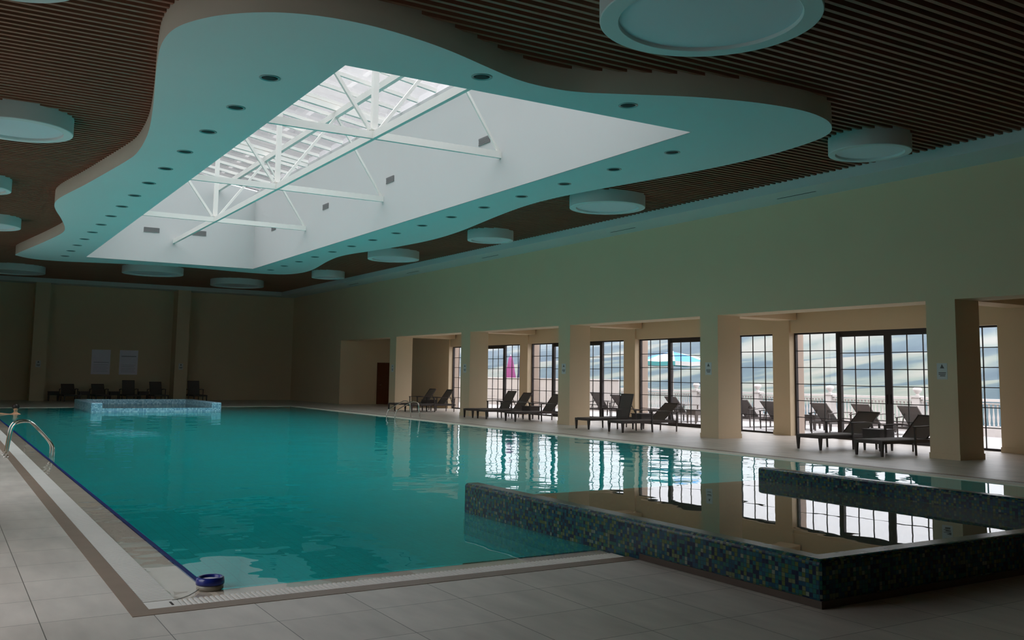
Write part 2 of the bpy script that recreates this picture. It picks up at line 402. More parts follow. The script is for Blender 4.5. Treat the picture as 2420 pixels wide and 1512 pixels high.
b = MB()
b.box(XR, XR2, Y0, YE, HH, 6.6); b.box(XR, XR2, YE, YF, 0, 6.6)
struct('wall_right', b, M['paint'], 'tall cream wall carried on columns along the window gallery', 'wall')
for i, (a, c) in enumerate(COLS):
    b = MB().box(XR, XR2, a, c, 0, HH)
    o = struct('column', b, M['paint'], 'square cream column of the gallery arcade, %s to the camera' % ORD[i], 'column')
    k = .015
    t = MB()
    t.box(XR-k, XR2+k, a-k, a, 0, .12); t.box(XR-k, XR2+k, c, c+k, 0, .12); t.box(XR-k, XR, a, c, 0, .12); t.box(XR2, XR2+k, a, c, 0, .12)
    t.build('baseboard', M['paint'], o)
struct('wall_far', MB().box(XL, XR, YF, YF+.2, 0, 6.6), M['paint'], 'dim cream end wall beyond the pool', 'wall')
# unseen deck-side windows on the left, added to let in fill daylight
LW0, LW1 = .6, 4.5
LWS = [(6.1+6.99*k, 9.4+6.99*k) for k in range(5)]
b = MB().box(XL-.2, XL, Y0-.2, YF+.2, 0, LW0).box(XL-.2, XL, Y0-.2, YF+.2, LW1, 6.6)
ys = [Y0-.2]+[q for w in LWS for q in w]+[YF+.2]
for k in range(0, len(ys), 2): b.box(XL-.2, XL, ys[k], ys[k+1], LW0, LW1)
struct('wall_left', b, M['paint'], 'cream wall along the deck with an added row of windows for fill daylight', 'wall')
struct('wall_near', MB().box(XL, XO, Y0-.2, Y0, 0, 6.6), M['paint'], 'cream wall behind the camera', 'wall')
for i, x in enumerate((4.10, 11.12)):
    o = struct('pilaster', MB().box(x, x+.68, YF-1.1, YF, 0, HC), M['paint'],
               'cream pilaster on the far wall, %s' % ('left of the two posters' if i == 0 else 'right of the two posters'), 'pilaster')
struct('wall_gallery_end', MB().box(XR2, XO, YE, YE+.2, 0, 3.8), M['paint'], 'end wall of the window gallery with the brown door', 'wall')
b = MB()
b.box(XP, XO, Y0, PILS[0][1], 0, 3.8); b.box(XP, XO, PILS[-1][0], YE, 0, 3.8)
for a, c in PILS[1:-1]: b.box(XP, XO, a, c, 0, 3.8)
for (a, c), (d, e) in zip(PILS[:-1], PILS[1:]): b.box(XP+.06, XO, c, d, 2.95, 3.8)
struct('wall_windows', b, M['paint'], 'outer gallery wall with pilasters between the glass doors', 'wall')
b = MB()
for a, c in PILS: b.box(XO, XO+.27, a, c, 0, 3.8)
struct('wall_outside', b, M['outer_paint'], 'peach rendered piers outside the glass doors', 'wall')
b = MB()
for a, c in PILS: b.box(XP-.015, XP, a-.015, c+.015, 0, .12)
b.box(XP-.015, XP, PILS[-1][1]+.02, YE, 0, .12); b.box(XP-.015, XP, Y0, PILS[0][0]-.02, 0, .12)
struct('baseboard_right', b, M['paint'], 'low cream skirting along the gallery window piers', 'baseboard')
struct('baseboard_far', MB().box(XL, XR, YF-.015, YF, 0, .12), M['paint'], 'low skirting along the far wall', 'baseboard')
b = MB().box(XR2, XO, Y0, YE, 3.6, 3.8)
for a, c in COLS: b.box(XR2, XP, a, c, HH, 3.6)
struct('ceiling_gallery', b, M['paint'], 'low cream gallery ceiling with a beam at each column', 'ceiling')
# brown door in the end wall
d = empty('door_1', (20.62, YE-.02, 0), 0, 'red brown wooden door in the gallery end wall', 'door', kind='structure')
part(MB().box(-.44, .44, -.02, .02, 0, 2.12), 'door_leaf', M['wood'], d)
b = MB().box(-.5, -.44, -.03, .02, 0, 2.2).box(.44, .48, -.03, .02, 0, 2.2).box(-.44, .44, -.03, .02, 2.12, 2.2)
part(b, 'door_frame', M['wood'], d)
part(MB().tube([(-.36, -.02, 1.02), (-.36, -.07, 1.02), (-.25, -.07, 1.02)], .011), 'door_handle', M['chrome'], d)
# thin conduit on the end wall beside the door
tag(MB().box(18.9, 20.04, YE-.03, YE, .18, .21).box(20.01, 20.04, YE-.03, YE, .21, .92).build('wall_conduit', M['paint']),
    'thin L-shaped conduit low on the gallery end wall beside the brown door', 'conduit')

# cornice
for i, (x0, x1, y0, y1, lab) in enumerate(((16.89, XR, Y0, YF, 'pale cornice above the gallery wall'), (-.56, 16.89, 53.56, YF, 'pale cornice above the far wall'),
                           (XL, -.56, Y0, YF, 'pale cornice above the deck wall'), (-.56, 16.89, Y0, -2.06, 'pale cornice behind the camera'))):
    struct('trim_%d' % (i+1), MB().box(x0, x1, y0, y1, HC, 6.5), M['white'], lab, 'cornice')
for i, y in enumerate((8.5, 15.57, 22.33, 30.36, 37.1, 43.95)):
    v = empty('slot_diffuser', (17.48, y, HC), 0, 'long dark air slot in the cornice above the gallery, %s to the camera' % ORD[i], 'air vent', 'air slots in the cornice')
    part(MB().box(-.035, .035, -.6, .6, -.004, 0), 'slot', M['darkvent'], v)
    part(MB().box(-.05, -.035, -.62, .62, -.008, 0).box(.035, .05, -.62, .62, -.008, 0), 'slot_frame', M['white'], v)

# ceiling: dark void, slats
b = MB(); z0, z1 = 6.5, 6.7
h0, h1, h2, h3 = SX0-.2, SX1+.2, SY0-.2, SY1+.2
b.box(XL-.2, h0, Y0-.2, YF+.2, z0, z1); b.box(h1, XR2, Y0-.2, YF+.2, z0, z1); b.box(h0, h1, Y0-.2, h2, z0, z1); b.box(h0, h1, h3, YF+.2, z0, z1)
struct('ceiling', b, M['black'], 'dark ceiling void above the wooden slats', 'ceiling')
b = MB(); y = -2.0; P = .1765
while y < 53.5:
    if h2-.1 < y < h3+.05:
        b.box(-.56, h0, y, y+.062, HS, HS+.10); b.box(h1, 16.89, y, y+.062, HS, HS+.10)
    else:
        b.box(-.56, 16.89, y, y+.062, HS, HS+.10)
    y += P
struct('ceiling_slats', b, M['slat'], 'dark wooden ceiling slats running across the hall', 'ceiling')

# free-form soffit island
ISL = [(2.28,39.78),(2.73,36.33),(3.02,33.9),(3.14,32.45),(3.06,31.26),(2.76,29.42),(2.50,28.08),(2.36,27.0),(2.38,25.9),(2.68,23.79),(2.89,22.07),(3.08,20.44),(3.13,19.5),
(3.03,17.9),(2.79,16.16),(2.56,14.76),(2.37,13.59),(2.26,12.70),(2.29,12.05),(2.47,11.58),(2.76,11.17),(3.20,10.82),(3.76,10.62),(4.40,10.59),(5.10,10.71),(5.69,10.89),
(6.40,11.18),(7.0,11.40),(7.57,11.46),(8.10,11.38),(8.75,11.06),(9.72,10.58),(10.57,10.31),(11.19,10.20),(11.79,10.19),(12.37,10.33),(12.80,10.58),(13.12,10.90),(13.32,11.40),
(13.44,12.2),(13.46,12.9),(13.36,14.17),(13.04,15.94),(12.70,17.6),(12.54,18.98),(12.55,20.07),(12.70,21.42),(12.97,23.16),(13.19,24.55),(13.32,26.0),(13.32,27.3),
(13.15,28.87),(12.85,30.63),(12.58,31.83),(12.50,33.01),(12.68,34.65),(13.02,36.58),(13.25,38.16),(13.22,39.50),(12.88,40.42),(12.20,40.75),(11.3,40.76),(8.91,40.30),(7.21,40.45),
(5.40,40.92),(4.20,41.27),(3.29,41.28),(2.75,40.95),(2.40,40.4)]
def smooth_loop(P, k=5):
    out = []; n = len(P)
    for i in range(n):
        p0, p1, p2, p3 = (Vector(P[(i+j-1) % n]) for j in range(4))
        for s in range(k):
            t = s/k
            out.append(.5*((2*p1)+(p2-p0)*t+(2*p0-5*p1+4*p2-p3)*t*t+(3*p1-p0-3*p2+p3)*t**3))
    for _ in range(2):
        out = [(out[i-1]+2*out[i]+out[(i+1) % len(out)])/4 for i in range(len(out))]
    return out
loop = smooth_loop(ISL)
bm = bmesh.new()
def ring(pts, z):
    vs = [bm.verts.new((p[0], p[1], z)) for p in pts]
    return vs, [bm.edges.new((vs[i], vs[(i+1) % len(vs)])) for i in range(len(vs))]
hole = [(SX0, SY0), (SX1, SY0), (SX1, SY1), (SX0, SY1)]
ov, oe = ring(loop, HF); hv, he = ring(hole, HF)
bmesh.ops.triangle_fill(bm, use_beauty=True, use_dissolve=False, edges=oe+he, normal=(0, 0, -1))
for f in bm.faces:
    if f.normal.z > 0: f.normal_flip()
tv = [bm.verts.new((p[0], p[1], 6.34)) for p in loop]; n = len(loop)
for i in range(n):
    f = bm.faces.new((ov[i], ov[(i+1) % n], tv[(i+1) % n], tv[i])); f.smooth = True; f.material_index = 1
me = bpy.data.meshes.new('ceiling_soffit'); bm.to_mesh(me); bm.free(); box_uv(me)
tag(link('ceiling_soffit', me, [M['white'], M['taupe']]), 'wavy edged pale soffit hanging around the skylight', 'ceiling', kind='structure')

# skylight shaft
b = MB(); ZE = 9.2; RS = .155; XM = (SX0+SX1)/2; ZR = ZE+RS*(SX1-XM)
b.box(SX0-.2, SX0, SY0-.2, SY1+.2, HF+.01, ZE); b.box(SX1, SX1+.2, SY0-.2, SY1+.2, HF+.01, ZE)
for y in (SY0-.2, SY1):
    b.box(SX0, SX1, y, y+.2, HF+.01, ZE)
    b._add([(SX0-.2, y, ZE), (SX1+.2, y, ZE), (XM, y, ZR), (SX0-.2, y+.2, ZE), (SX1+.2, y+.2, ZE), (XM, y+.2, ZR)],
           [(0, 1, 2), (5, 4, 3), (0, 3, 4, 1), (1, 4, 5, 2), (2, 5, 3, 0)])
struct('wall_skylight', b, M['shaft'], 'white plastered shaft walls rising to the glass roof', 'wall')
# glazed roof
sk = empty('window_6', (XM, 25.7, ZE), 0, 'low pitched glass roof over the pool', 'skylight', kind='structure')
cx, cy = XM, 25.7
hw = SX1-XM+.2
for s in (-1, 1):
    a = [(0, SY0-.2-cy), (s*hw, SY0-.2-cy), (s*hw, SY1+.2-cy), (0, SY1+.2-cy)]
    if s < 0: a = [a[1], a[0], a[3], a[2]]
    zz = lambda x: RS*(SX1-XM)-RS*abs(x)+.10
    part(MB().hexa([(x, y, zz(x)) for x, y in a], [(x, y, zz(x)+.02) for x, y in a]), 'roof_pane', M['roofglass'], sk)
    g = MB(); y = 18.83-6*1.15
    while y < SY1:
        if y > SY0:
            g.bar((0.03*s, y-cy, zz(.03)-.05), (s*(SX1-XM-.02), y-cy, zz(SX1-XM)-.05), .085, .10)
        y += 1.15
    part(g, 'glazing_bar', M['steel_white'], sk)
part(MB().box(-.05, .05, SY0-cy, SY1-cy, RS*(SX1-XM)-.06, RS*(SX1-XM)+.08), 'ridge_bar', M['steel_white'], sk)
# steel frame
fr = empty('skylight_frame', (XM, 25.72, 6.72), 0, 'white welded steel truss frame spanning the skylight shaft', 'roof truss')
Y_T = (18.83-25.72, 0.0, 32.66-25.72)
part(MB().box(-.045, .045, SY0-25.72, SY1-25.72, 0, .17), 'tie_beam', M['steel_white'], fr)
hx = SX1-XM
for yt in Y_T:
    part(MB().box(-hx, hx, yt-.045, yt+.045, .002, .165), 'bottom_chord', M['steel_white'], fr)
    part(MB().box(-.065, .065, yt-.06, yt+.06, .2, 2.85), 'post', M['steel_white'], fr)
    for s in (-1, 1):
        part(MB().bar((s*.10, yt, .2), (s*1.68, yt, 2.36), .075, .075, up=(0, 1, 0)), 'diagonal', M['steel_white'], fr)
        part(MB().bar((s*(hx-.05), yt, .15), (s*1.70, yt, 2.36), .06, .06, up=(0, 1, 0)), 'diagonal', M['steel_white'], fr)
        part(MB().bar((s*.05, yt, 2.85), (s*(hx-.01), yt, 2.40), .11, .16), 'top_chord', M['steel_white'], fr)
for s in (-1, 1):
    part(MB().box(s*1.68-.06, s*1.68+.06, SY0-25.72, SY1-25.72, 2.34, 2.52), 'purlin', M['steel_white'], fr)

# shaft vents
def vent(loc, rot, w, h, lab):
    v = empty('vent_grille', loc, rot, lab, 'vent grille', 'vents in the skylight shaft')
    part(MB().box(-w/2, w/2, -.012, 0, -h/2, h/2), 'grille_back', M['vent'], v)
    g = MB()
    for i in range(5): g.box(-w/2+.02, w/2-.02, -.022, -.012, -h/2+.03+i*h*.19, -h/2+.05+i*h*.19)
    g.box(-w/2, w/2, -.02, -.012, h/2-.02, h/2); g.box(-w/2, w/2, -.02, -.012, -h/2, -h/2+.02)
    part(g, 'louvre', M['vent'], v)
for i, y in enumerate((19.6, 25.22, 30.63, 36.5)):
    vent((SX1, y, 7.31), -pi/2, .56, .17, 'small grey vent in the long white shaft wall, %s to the camera' % ORD[i])
vent((6.98, SY1, 7.19), 0, .6, .19, 'grey vent in the far shaft wall, clear of the steel beam')
vent((8.82, SY1, 7.23), 0, .58, .19, 'grey vent in the far shaft wall, half behind the steel beam end')

# recessed downlights
def downlight(x, y, lab):
    v = empty('recessed_downlight', (x, y, HF), 0, lab, 'ceiling light', 'downlights in the soffit')
    part(DL_RING, 'trim_ring', M['vent_ring'], v); part(DL_CUP, 'reflector', M['darkvent'], v)
M['vent_ring'] = mat('satin_grey_ring', (.30, .36, .36), .35, metal=.5)
DL_RING = MB().lathe([(.155, 0), (.155, -.008), (.14, -.014), (.122, -.008), (.118, 0)], 28).mesh('trim_ring')
DL_CUP = MB().lathe([(.118, -.001), (.06, -.003), (.0, -.004)], 28).mesh('reflector')
for i in range(15):
    downlight(3.91, 13.36+1.85*i, 'round recessed downlight along the deck-side edge of the skylight, %s to the camera' % ORD[i])
    downlight(11.79, 13.52+1.82*i, 'round recessed downlight along the gallery-side edge of the skylight, %s to the camera' % ORD[i])
downlight(6.48, 11.57, 'round recessed downlight at the near end of the skylight, close to its inner corner')
downlight(9.13, 11.52, 'round recessed downlight at the near end of the skylight, close to the soffit point')

# drum lights
def drum(x, y, r, lab):
    v = empty('drum_ceiling_light', (x, y, 5.96), 0, lab, 'ceiling light', 'drum lights under the slats')
    ri = r*.82; d = MB()
    d.ringstrip([(r, .015), (r, .44)], 72)
    for prof in ([(ri+.012, 0), (r-.012, 0)], [(r-.012, 0), (r-.003, .004), (r, .015)], [(ri, .045), (ri, .012), (ri+.012, 0)]): d.ringstrip(prof, 72)
    part(d, 'drum', M['white'], v)
    part(MB().ringstrip([(ri, .045), (0, .04)], 72), 'diffuser', M['acrylic'], v)
drum(7.79, 8.24, 1.34, 'very large drum light overhead, cut by the top of the picture')
for i, (y, x, r) in enumerate(((11.6, 15.1, .76), (19.28, 14.6, .98), (26.23, 15.12, .75), (32.84, 14.66, .98), (41.2, 15.15, .75))):
    drum(x, y, r, 'white drum light between soffit and gallery cornice, %s to the camera' % ORD[i])
for i, (y, x, r) in enumerate(((11.6, .40, .75), (19.2, .97, .95), (26.2, .56, .75), (33.0, 1.0, .98))):
    drum(x, y, r, 'white drum light above the deck-side slats, %s to the camera' % ORD[i])
drum(8.11, 44.67, 1.31, 'large drum light hanging just beyond the far end of the soffit')
drum(12.86, 48.16, 1.32, 'large drum light near the far corner by the gallery wall')
drum(2.72, 48.14, 1.30, 'large drum light near the far wall on the deck side')

# ------------------------------------------------------------------ pool
ZB = -1.4; t = .2
b = MB()
b.box(PX0-t, PX1+t, PY0-t, PY1+t, ZB-.2, ZB)
b.box(PX0-t, PX0, PY0-t, PY1+t, ZB, -.03); b.box(PX1, PX1+t, PY0-t, PY1+t, ZB, -.03)
b.box(PX0, sx0, PY0-t, PY0, ZB, -.03); b.box(sx1, PX1, PY0-t, PY0, ZB, -.03); b.box(PX0, PX1, PY1, PY1+t, ZB, -.03)
struct('pool_basin', b, M['pool'], 'turquoise tiled swimming pool basin', 'pool')
b = MB()      # wet stone edge just under the water
b.box(1.55, PX0, 7.04, 44.42, -.03, -.014)
b.box(PX0, sx0, 7.04, PY0, -.03, -.014)
struct('pool_coping', b, M['coping'], 'beige stone edge just under the pool water', 'pool edge')
struct('pool_edge_stone', MB().box(PX1, 14.83, 7.04, 44.42, -.03, .006).box(sx1, PX1, 7.04, PY0, -.03, .006).box(PX0, PX1, PY1, 44.42, -.03, .006), M['palestone'], 'pale dry stone edge on the far and gallery sides of the pool', 'pool edge')
struct('pool_edge_tile', MB().box(PX0-.008, PX0+.036, PY0, PY1, -.09, -.006), M['bluetile'], 'navy tile line along the deck side of the pool', 'pool edge')
b = MB()      # brown border tiles
b.box(1.2, 1.33, 6.67, 44.8, -.2, .003); b.box(15.05, 15.18, 6.67, 44.8, -.2, .003)
b.box(1.33, sx0, 6.67, 6.83, -.2, .003); b.box(sx1, 15.05, 6.67, 6.83, -.2, .003); b.box(1.33, 15.05, 44.64, 44.8, -.2, .003)
struct('floor_border', b, M['border'], 'brown tile border around the pool gutter', 'floor')
b = MB()
b.box(1.33, 1.55, 7.04, 44.64, -.2, -.06); b.box(14.83, 15.05, 6.83, 44.64, -.2, -.06); b.box(1.55, sx0, 6.83, 7.04, -.2, -.06)
b.box(sx1, 14.83, 6.83, 7.04, -.2, -.06); b.box(1.55, 14.83, 44.42, 44.64, -.2, -.06)
struct('pool_gutter', b, M['gutter'], 'dark overflow channel under the pool grating', 'pool gutter')
def grating(x0, x1, y0, y1, along, lab, p=.037, w=.0185):
    g = MB()
    if along == 'x':
        x = x0
        while x < x1-w: g.box(x, x+w, y0, y1, -.03, .001); x += p
        g.box(x0, x1, y0+.06, y0+.075, -.05, -.03); g.box(x0, x1, y1-.075, y1-.06, -.05, -.03)
    else:
        y = y0
        while y < y1-w: g.box(x0, x1, y, y+w, -.03, .001); y += p
        g.box(x0+.06, x0+.075, y0, y1, -.05, -.03); g.box(x1-.075, x1-.06, y0, y1, -.05, -.03)
    tag(g.build('gutter_grating', M['grate']), lab, 'pool grating', kind='structure')
grating(1.56, sx0-.01, 6.835, 7.035, 'x', 'pale slotted gutter grating along the near pool edge')
grating(1.335, 1.545, 7.06, 44.4, 'y', 'pale slotted gutter grating along the deck side of the pool', w=.029)
grating(14.835, 15.045, 6.9, 44.4, 'y', 'pale slotted gutter grating along the gallery side of the pool', p=.06, w=.045)
grating(1.56, 14.82, 44.425, 44.635, 'x', 'pale slotted gutter grating along the far pool edge', p=.06, w=.045)
grating(sx1+.01, 14.82, 6.835, 7.035, 'x', 'pale slotted gutter grating beside the spa on the gallery side')
b = MB().box(1.33, 1.55, 6.83, 7.04, -.06, .002)
o = struct('gutter_corner', b, M['grate'], 'square stone block in the near corner of the pool gutter', 'pool gutter')
MB().box(1.49, 1.505, 6.88, 6.98, .002, .004).build('slot', M['gutter'], o)

# spa: U of low mosaic walls
def U_wall(name, poly_o, z0, z1, m, label):
    o = tag(MB().prism(poly_o, z0, z1).build(name, m), label, 'pool wall')
    md = o.modifiers.new('rounded_edges', 'BEVEL'); md.width = .035; md.segments = 3; md.limit_method = 'ANGLE'; md.angle_limit = radians(50)
    return o
ZT = .335; ZW = .15; wi = .20; ye = 9.93   # wall tops, spa water level
spa = U_wall('spa_surround', [(sx0, sy0), (sx1, sy0), (sx1, ye), (sx1-wi, ye), (sx1-wi, sy0+wi), (sx0+wi, sy0+wi), (sx0+wi, ye), (sx0, ye)], -.9, ZT, M['mosaic'],
             'low U-shaped dark blue and green mosaic wall of the near spa')
k = .012
b = MB().box(sx0-k, sx0, sy0-k, 6.66, .003, .055).box(sx0, sx1+k, sy0-k, sy0, .003, .055).box(sx1, sx1+k, sy0, 6.66, .003, .055)
b.build('skirting', M['plinth'], spa)
MB().box(sx0+wi, sx1-wi, ye-.2, ye, -1.39, ZW-.004).build('spill_wall', M['mosaic'], spa)
struct('spa_floor', MB().box(sx0, sx1, sy0, ye, -1.39, -.5), M['spafloor'], 'shallow grey green mosaic floor inside the near spa', 'pool')
# far counterpart
fx0, fx1, fy0, fy1 = 5.12, 10.0, 39.0, 44.15
far = U_wall('spa_surround', [(fx0, fy0), (fx0+.40, fy0), (fx0+.40, fy1-.38), (fx1-.38, fy1-.38), (fx1-.38, fy0), (fx1, fy0), (fx1, fy1), (fx0, fy1)], -1.3, ZT+.02, M['mosaic_pale'],
             'low U-shaped wall in pale blue mosaic at the far end of the pool')
MB().box(fx0+.40, fx1-.38, fy0+.06, fy0+.30, -1.3, ZW-.004).build('spill_wall', M['mosaic_pale'], far)

# water
def water_rect(mb, x0, x1, y0, y1, mi=0, z=-.004):
    mb._add([(x0, y0, z), (x1, y0, z), (x1, y1, z), (x0, y1, z)], [(0, 1, 2, 3)], False, mi)
b = MB()
# deep water, then thin films over the stone edge and the shallow spa platform (slot 1)
water_rect(b, PX0+.036, sx0, PY0, ye); water_rect(b, sx1, PX1, PY0, ye); water_rect(b, PX0+.036, PX1, ye, fy0)
water_rect(b, PX0+.036, fx0, fy0, PY1); water_rect(b, fx0+.40, fx1-.38, fy0, fy0+.06); water_rect(b, fx1, PX1, fy0, PY1)
water_rect(b, 1.55, PX0-.008, 7.04, 44.42, 1)
water_rect(b, PX0+.036, sx0, 7.04, PY0, 1)
tag(b.build('pool_water', [M['water'], M['film']]), 'teal rippled water filling the swimming pool', 'water', kind='stuff')

b = MB(); water_rect(b, sx0+wi, sx1-wi, sy0+wi, ye-.004, z=ZW)
tag(b.build('spa_water', M['shallow']), 'calm grey green water level with the spill edge of the near spa', 'water', kind='stuff')
b = MB(); water_rect(b, fx0+.40, fx1-.38, fy0+.064, fy1-.38, z=ZW)
tag(b.build('spa_water', M['shallow']), 'strip of water inside the pale blue far spa', 'water', kind='stuff')
# ladders
def rail_path(w, h, d):
    """deck foot at x=0, water leg at x=w"""
    P = [(0, 0), (.045, h*.62), (.08, h*.86), (.16, h*.975), (.29, h), (.41, h*.93), (w-.12, h*.52), (w-.04, h*.36), (w, h*.2), (w, -.1), (w, -d)]
    out = []
    for i in range(len(P)-1):
        p0, p1, p2, p3 = (Vector(P[max(0, min(len(P)-1, i+j-1))]) for j in range(4))
        for s in range(4):
            tt = s/4
            out.append(.5*((2*p1)+(p2-p0)*tt+(2*p0-5*p1+4*p2-p3)*tt*tt+(3*p1-p0-3*p2+p3)*tt**3))
    out.append(Vector(P[-1]))
    return [(p.x, p.y) for p in out]
def ladder(x, y, mirror, gap, w, h, lab):
    v = empty('pool_ladder', (x, y, 0), pi if mirror else 0, lab, 'pool ladder')
    for s in (-1, 1):
        o = part(MB().tube([(p[0], s*gap/2, p[1]) for p in rail_path(w, h, 1.0)], .021, 12), 'handrail', M['chrome'], v)
        part(MB().lathe([(.05, .002), (.05, .012), (.026, .02), (.0, .02)], 20), 'foot_flange', M['chrome'], o, (0, s*gap/2, 0))
    for k in range(3):
        part(MB().box(w-.06, w+.02, -gap/2, gap/2, -.28-.28*k, -.25-.28*k), 'step', M['chrome'], v)
ladder(1.19, 19.75, False, .5, .77, .64, 'steel pool ladder on the deck side of the pool')
ladder(15.42, 32.15, True, .75, 1.0, .60, 'steel pool ladder on the gallery side of the pool')

# floating dispenser by the near corner
v = empty('pool_float', (1.85, 7.31, -.012), 0, 'blue ring float with pale base at the near pool corner', 'pool float')
part(MB().lathe([(.0, 0), (.088, 0), (.098, .012), (.098, .035), (.09, .04), (0, .04)], 40), 'base', M['clearplastic'], v)
part(MB().lathe([(.085, .04), (.103, .042), (.104, .06), (.100, .085), (.090, .094), (.078, .092), (.074, .082), (.074, .06)], 40), 'ring', M['blueplastic'], v)
part(MB().lathe([(.076, .072), (.04, .078), (0, .08)], 40), 'lid', M['whiteplastic'], v)
part(MB().tube([(-.09, -.05, .02), (-.14, -.14, .022), (-.2, -.22, .02), (-.27, -.27, .016), (-.33, -.29, .016)], .004, 6), 'cord', M['cord'], v)

# ------------------------------------------------------------------ glass doors
def window(i, y0, y1):
    """y0 near, y1 far; four panes of three by six lights, the middle two slide"""
    w = y1-y0
    o = empty('window_%d' % i, (XW, (y0+y1)/2, 0), 0, 'dark framed glass doors in the gallery bay %s to the camera' % ORD[i-1], 'window', kind='structure')
    h = 2.95; f = MB(); t = .07
    f.box(0, .09, -w/2, -w/2+.05, 0, h); f.box(0, .09, w/2-.05, w/2, 0, h); f.box(0, .09, -w/2+.05, w/2-.05, h-.045, h); f.box(0, .09, -w/2+.05, w/2-.05, 0, .055)
    q = w/4
    for yy in (-q, q): f.box(-.02, .08, yy-.07, yy+.07, .055, h-.045)
    part(f, 'window_frame', M['frame'], o)
    for j in range(4):
        a = -w/2+j*q; c = a+q
        lo = a+(.05 if j == 0 else .07 if j in (1, 3) else .11); hi = c-(.05 if j == 3 else .07 if j in (0, 2) else .11)
        slide = j in (1, 2)
        zt = h-.045-(.11 if slide else 0); zb = .055+(.06 if slide else 0)
        x = .02 if slide else .055
        if slide:
            s = MB().box(x-.02, x+.02, lo, hi, zt, h-.045).box(x-.02, x+.02, lo, hi, .055, zb)
            if j == 1: s.box(x-.02, x+.02, hi, hi+.11, .055, h-.045)
            else: s.box(x-.02, x+.02, lo-.11, lo, .055, h-.045)
            sash = part(s, 'sash', M['frame'], o)
            hy = hi+.055 if j == 1 else lo-.055
            part(MB().box(x-.05, x-.02, hy-.015, hy+.015, 1.0, 1.25), 'handle', M['frame'], sash)
        part(MB().box(x-.003, x+.003, lo, hi, zb, zt), 'pane', M['glass'], o)
        g = MB()
        for k in (1, 2): g.box(x-.012, x+.012, lo+(hi-lo)*k/3-.012, lo+(hi-lo)*k/3+.012, zb, zt)
        for k in range(1, 6): g.box(x-.012, x+.012, lo, hi, zb+(zt-zb)*k/6-.011, zb+(zt-zb)*k/6+.011)
        part(g, 'glazing_bar', M['frame'], o)
for i in range(4): window(i+1, PILS[i][1], PILS[i+1][0])
for i, (a, c) in enumerate(LWS):  # frames and panes of the added daylight openings
    o = empty('window_%d' % (i+7), (XL-.1, (a+c)/2, LW0), 0, 'unseen deck-side window added for fill daylight, %s to the back wall' % ORD[i], 'window', kind='structure')
    w, h = c-a, LW1-LW0
    f = MB().box(-.04, .04, -w/2, w/2, 0, .06).box(-.04, .04, -w/2, w/2, h-.06, h)
    for yy in (-w/2, -w/6-.03, w/6-.03, w/2-.06): f.box(-.04, .04, yy, yy+.06, .06, h-.06)
    part(f, 'window_frame', M['frame'], o)
    part(MB().box(-.004, .004, -w/2+.06, w/2-.06, .06, h-.06), 'pane', M['glass'], o)

# ------------------------------------------------------------------ loungers and tables
def lounger_parts(ang):
    P = []
    f = MB()
    for s in (-1, 1): f.box(0, 2.12, s*.335-.025, s*.335+.025, .265, .335)
    f.box(0, .05, -.31, .31, .265, .335); f.box(2.07, 2.12, -.31, .31, .265, .335); f.box(1.05, 1.10, -.31, .31, .265, .32)
    P.append(('frame', f.mesh('frame'), 'wicker'))
    P.append(('seat', MB().box(.05, 1.60, -.31, .31, .318, .345).mesh('seat'), 'sling'))
    a = radians(ang); L = .77
    d = Vector((cos(a), 0, sin(a))); nrm = Vector((-sin(a), 0, cos(a)))
    h = Vector((1.60, 0, .335))
    def slab(y0, y1, l0, l1, t0, t1, mb):
        pb = [h+d*l0+nrm*t0+Vector((0, y, 0)) for y in (y0, y1)]; pe = [h+d*l1+nrm*t0+Vector((0, y, 0)) for y in (y0, y1)]
        qb = [h+d*l0+nrm*t1+Vector((0, y, 0)) for y in (y0, y1)]; qe = [h+d*l1+nrm*t1+Vector((0, y, 0)) for y in (y0, y1)]
        mb.hexa([pb[0], pe[0], pe[1], pb[1]], [qb[0], qe[0], qe[1], qb[1]])
    bk = MB(); slab(-.29, .29, .0, L-.03, .0, .018, bk)
    P.append(('backrest', bk.mesh('backrest'), 'sling'))
    bf = MB(); slab(-.31, -.29, 0, L, -.005, .03, bf); slab(.29, .31, 0, L, -.005, .03, bf); slab(-.29, .29, L-.03, L, -.005, .03, bf)
    P.append(('backrest_frame', bf.mesh('backrest_frame'), 'wicker'))
    e = h+d*L*.62
    for s in (-.22, .22): P.append(('back_strut', MB().bar((e.x, s, e.z), (min(2.06, e.x+.32), s, .30), .025, .02).mesh('back_strut'), 'wicker'))
    for s in (-1, 1):
        P.append(('leg', MB().taper(.035, s*.325, 0, .265, .04, .07).mesh('leg'), 'wicker'))
        P.append(('leg', MB().taper(1.10, s*.38, 0, .60, .034, .04, dx=-.02).mesh('leg'), 'wicker'))
        P.append(('leg', MB().taper(2.04, s*.37, 0, .57, .03, .036, dx=.02).mesh('leg'), 'wicker'))
        P.append(('armrest', MB().hexa([(1.04, s*.38-.03, .60), (1.55, s*.38-.03, .61), (1.55, s*.38+.03, .61), (1.04, s*.38+.03, .60)],
                                       [(1.04, s*.38-.03, .625), (1.55, s*.38-.03, .635), (1.55, s*.38+.03, .635), (1.04, s*.38+.03, .625)])
                  .hexa([(1.55, s*.38-.03, .61), (2.10, s*.37-.03, .565), (2.10, s*.37+.03, .565), (1.55, s*.38+.03, .61)],
                        [(1.55, s*.38-.03, .635), (2.10, s*.37-.03, .59), (2.10, s*.37+.03, .59), (1.55, s*.38+.03, .635)]).mesh('armrest'), 'wicker'))
    return P
PROTO = {}
def lounger(x, y, rot, ang, label, group):
    if ang not in PROTO:
        o = empty('sun_lounger', (x, y, 0), rot, label, 'sun lounger', group)
        for nm, me, mk in lounger_parts(ang): part(me, nm, M[mk], o)
        PROTO[ang] = o
        return o
    return dup(PROTO[ang], (x, y, 0), rot, label, group)
G1 = 'sun loungers in the window gallery'
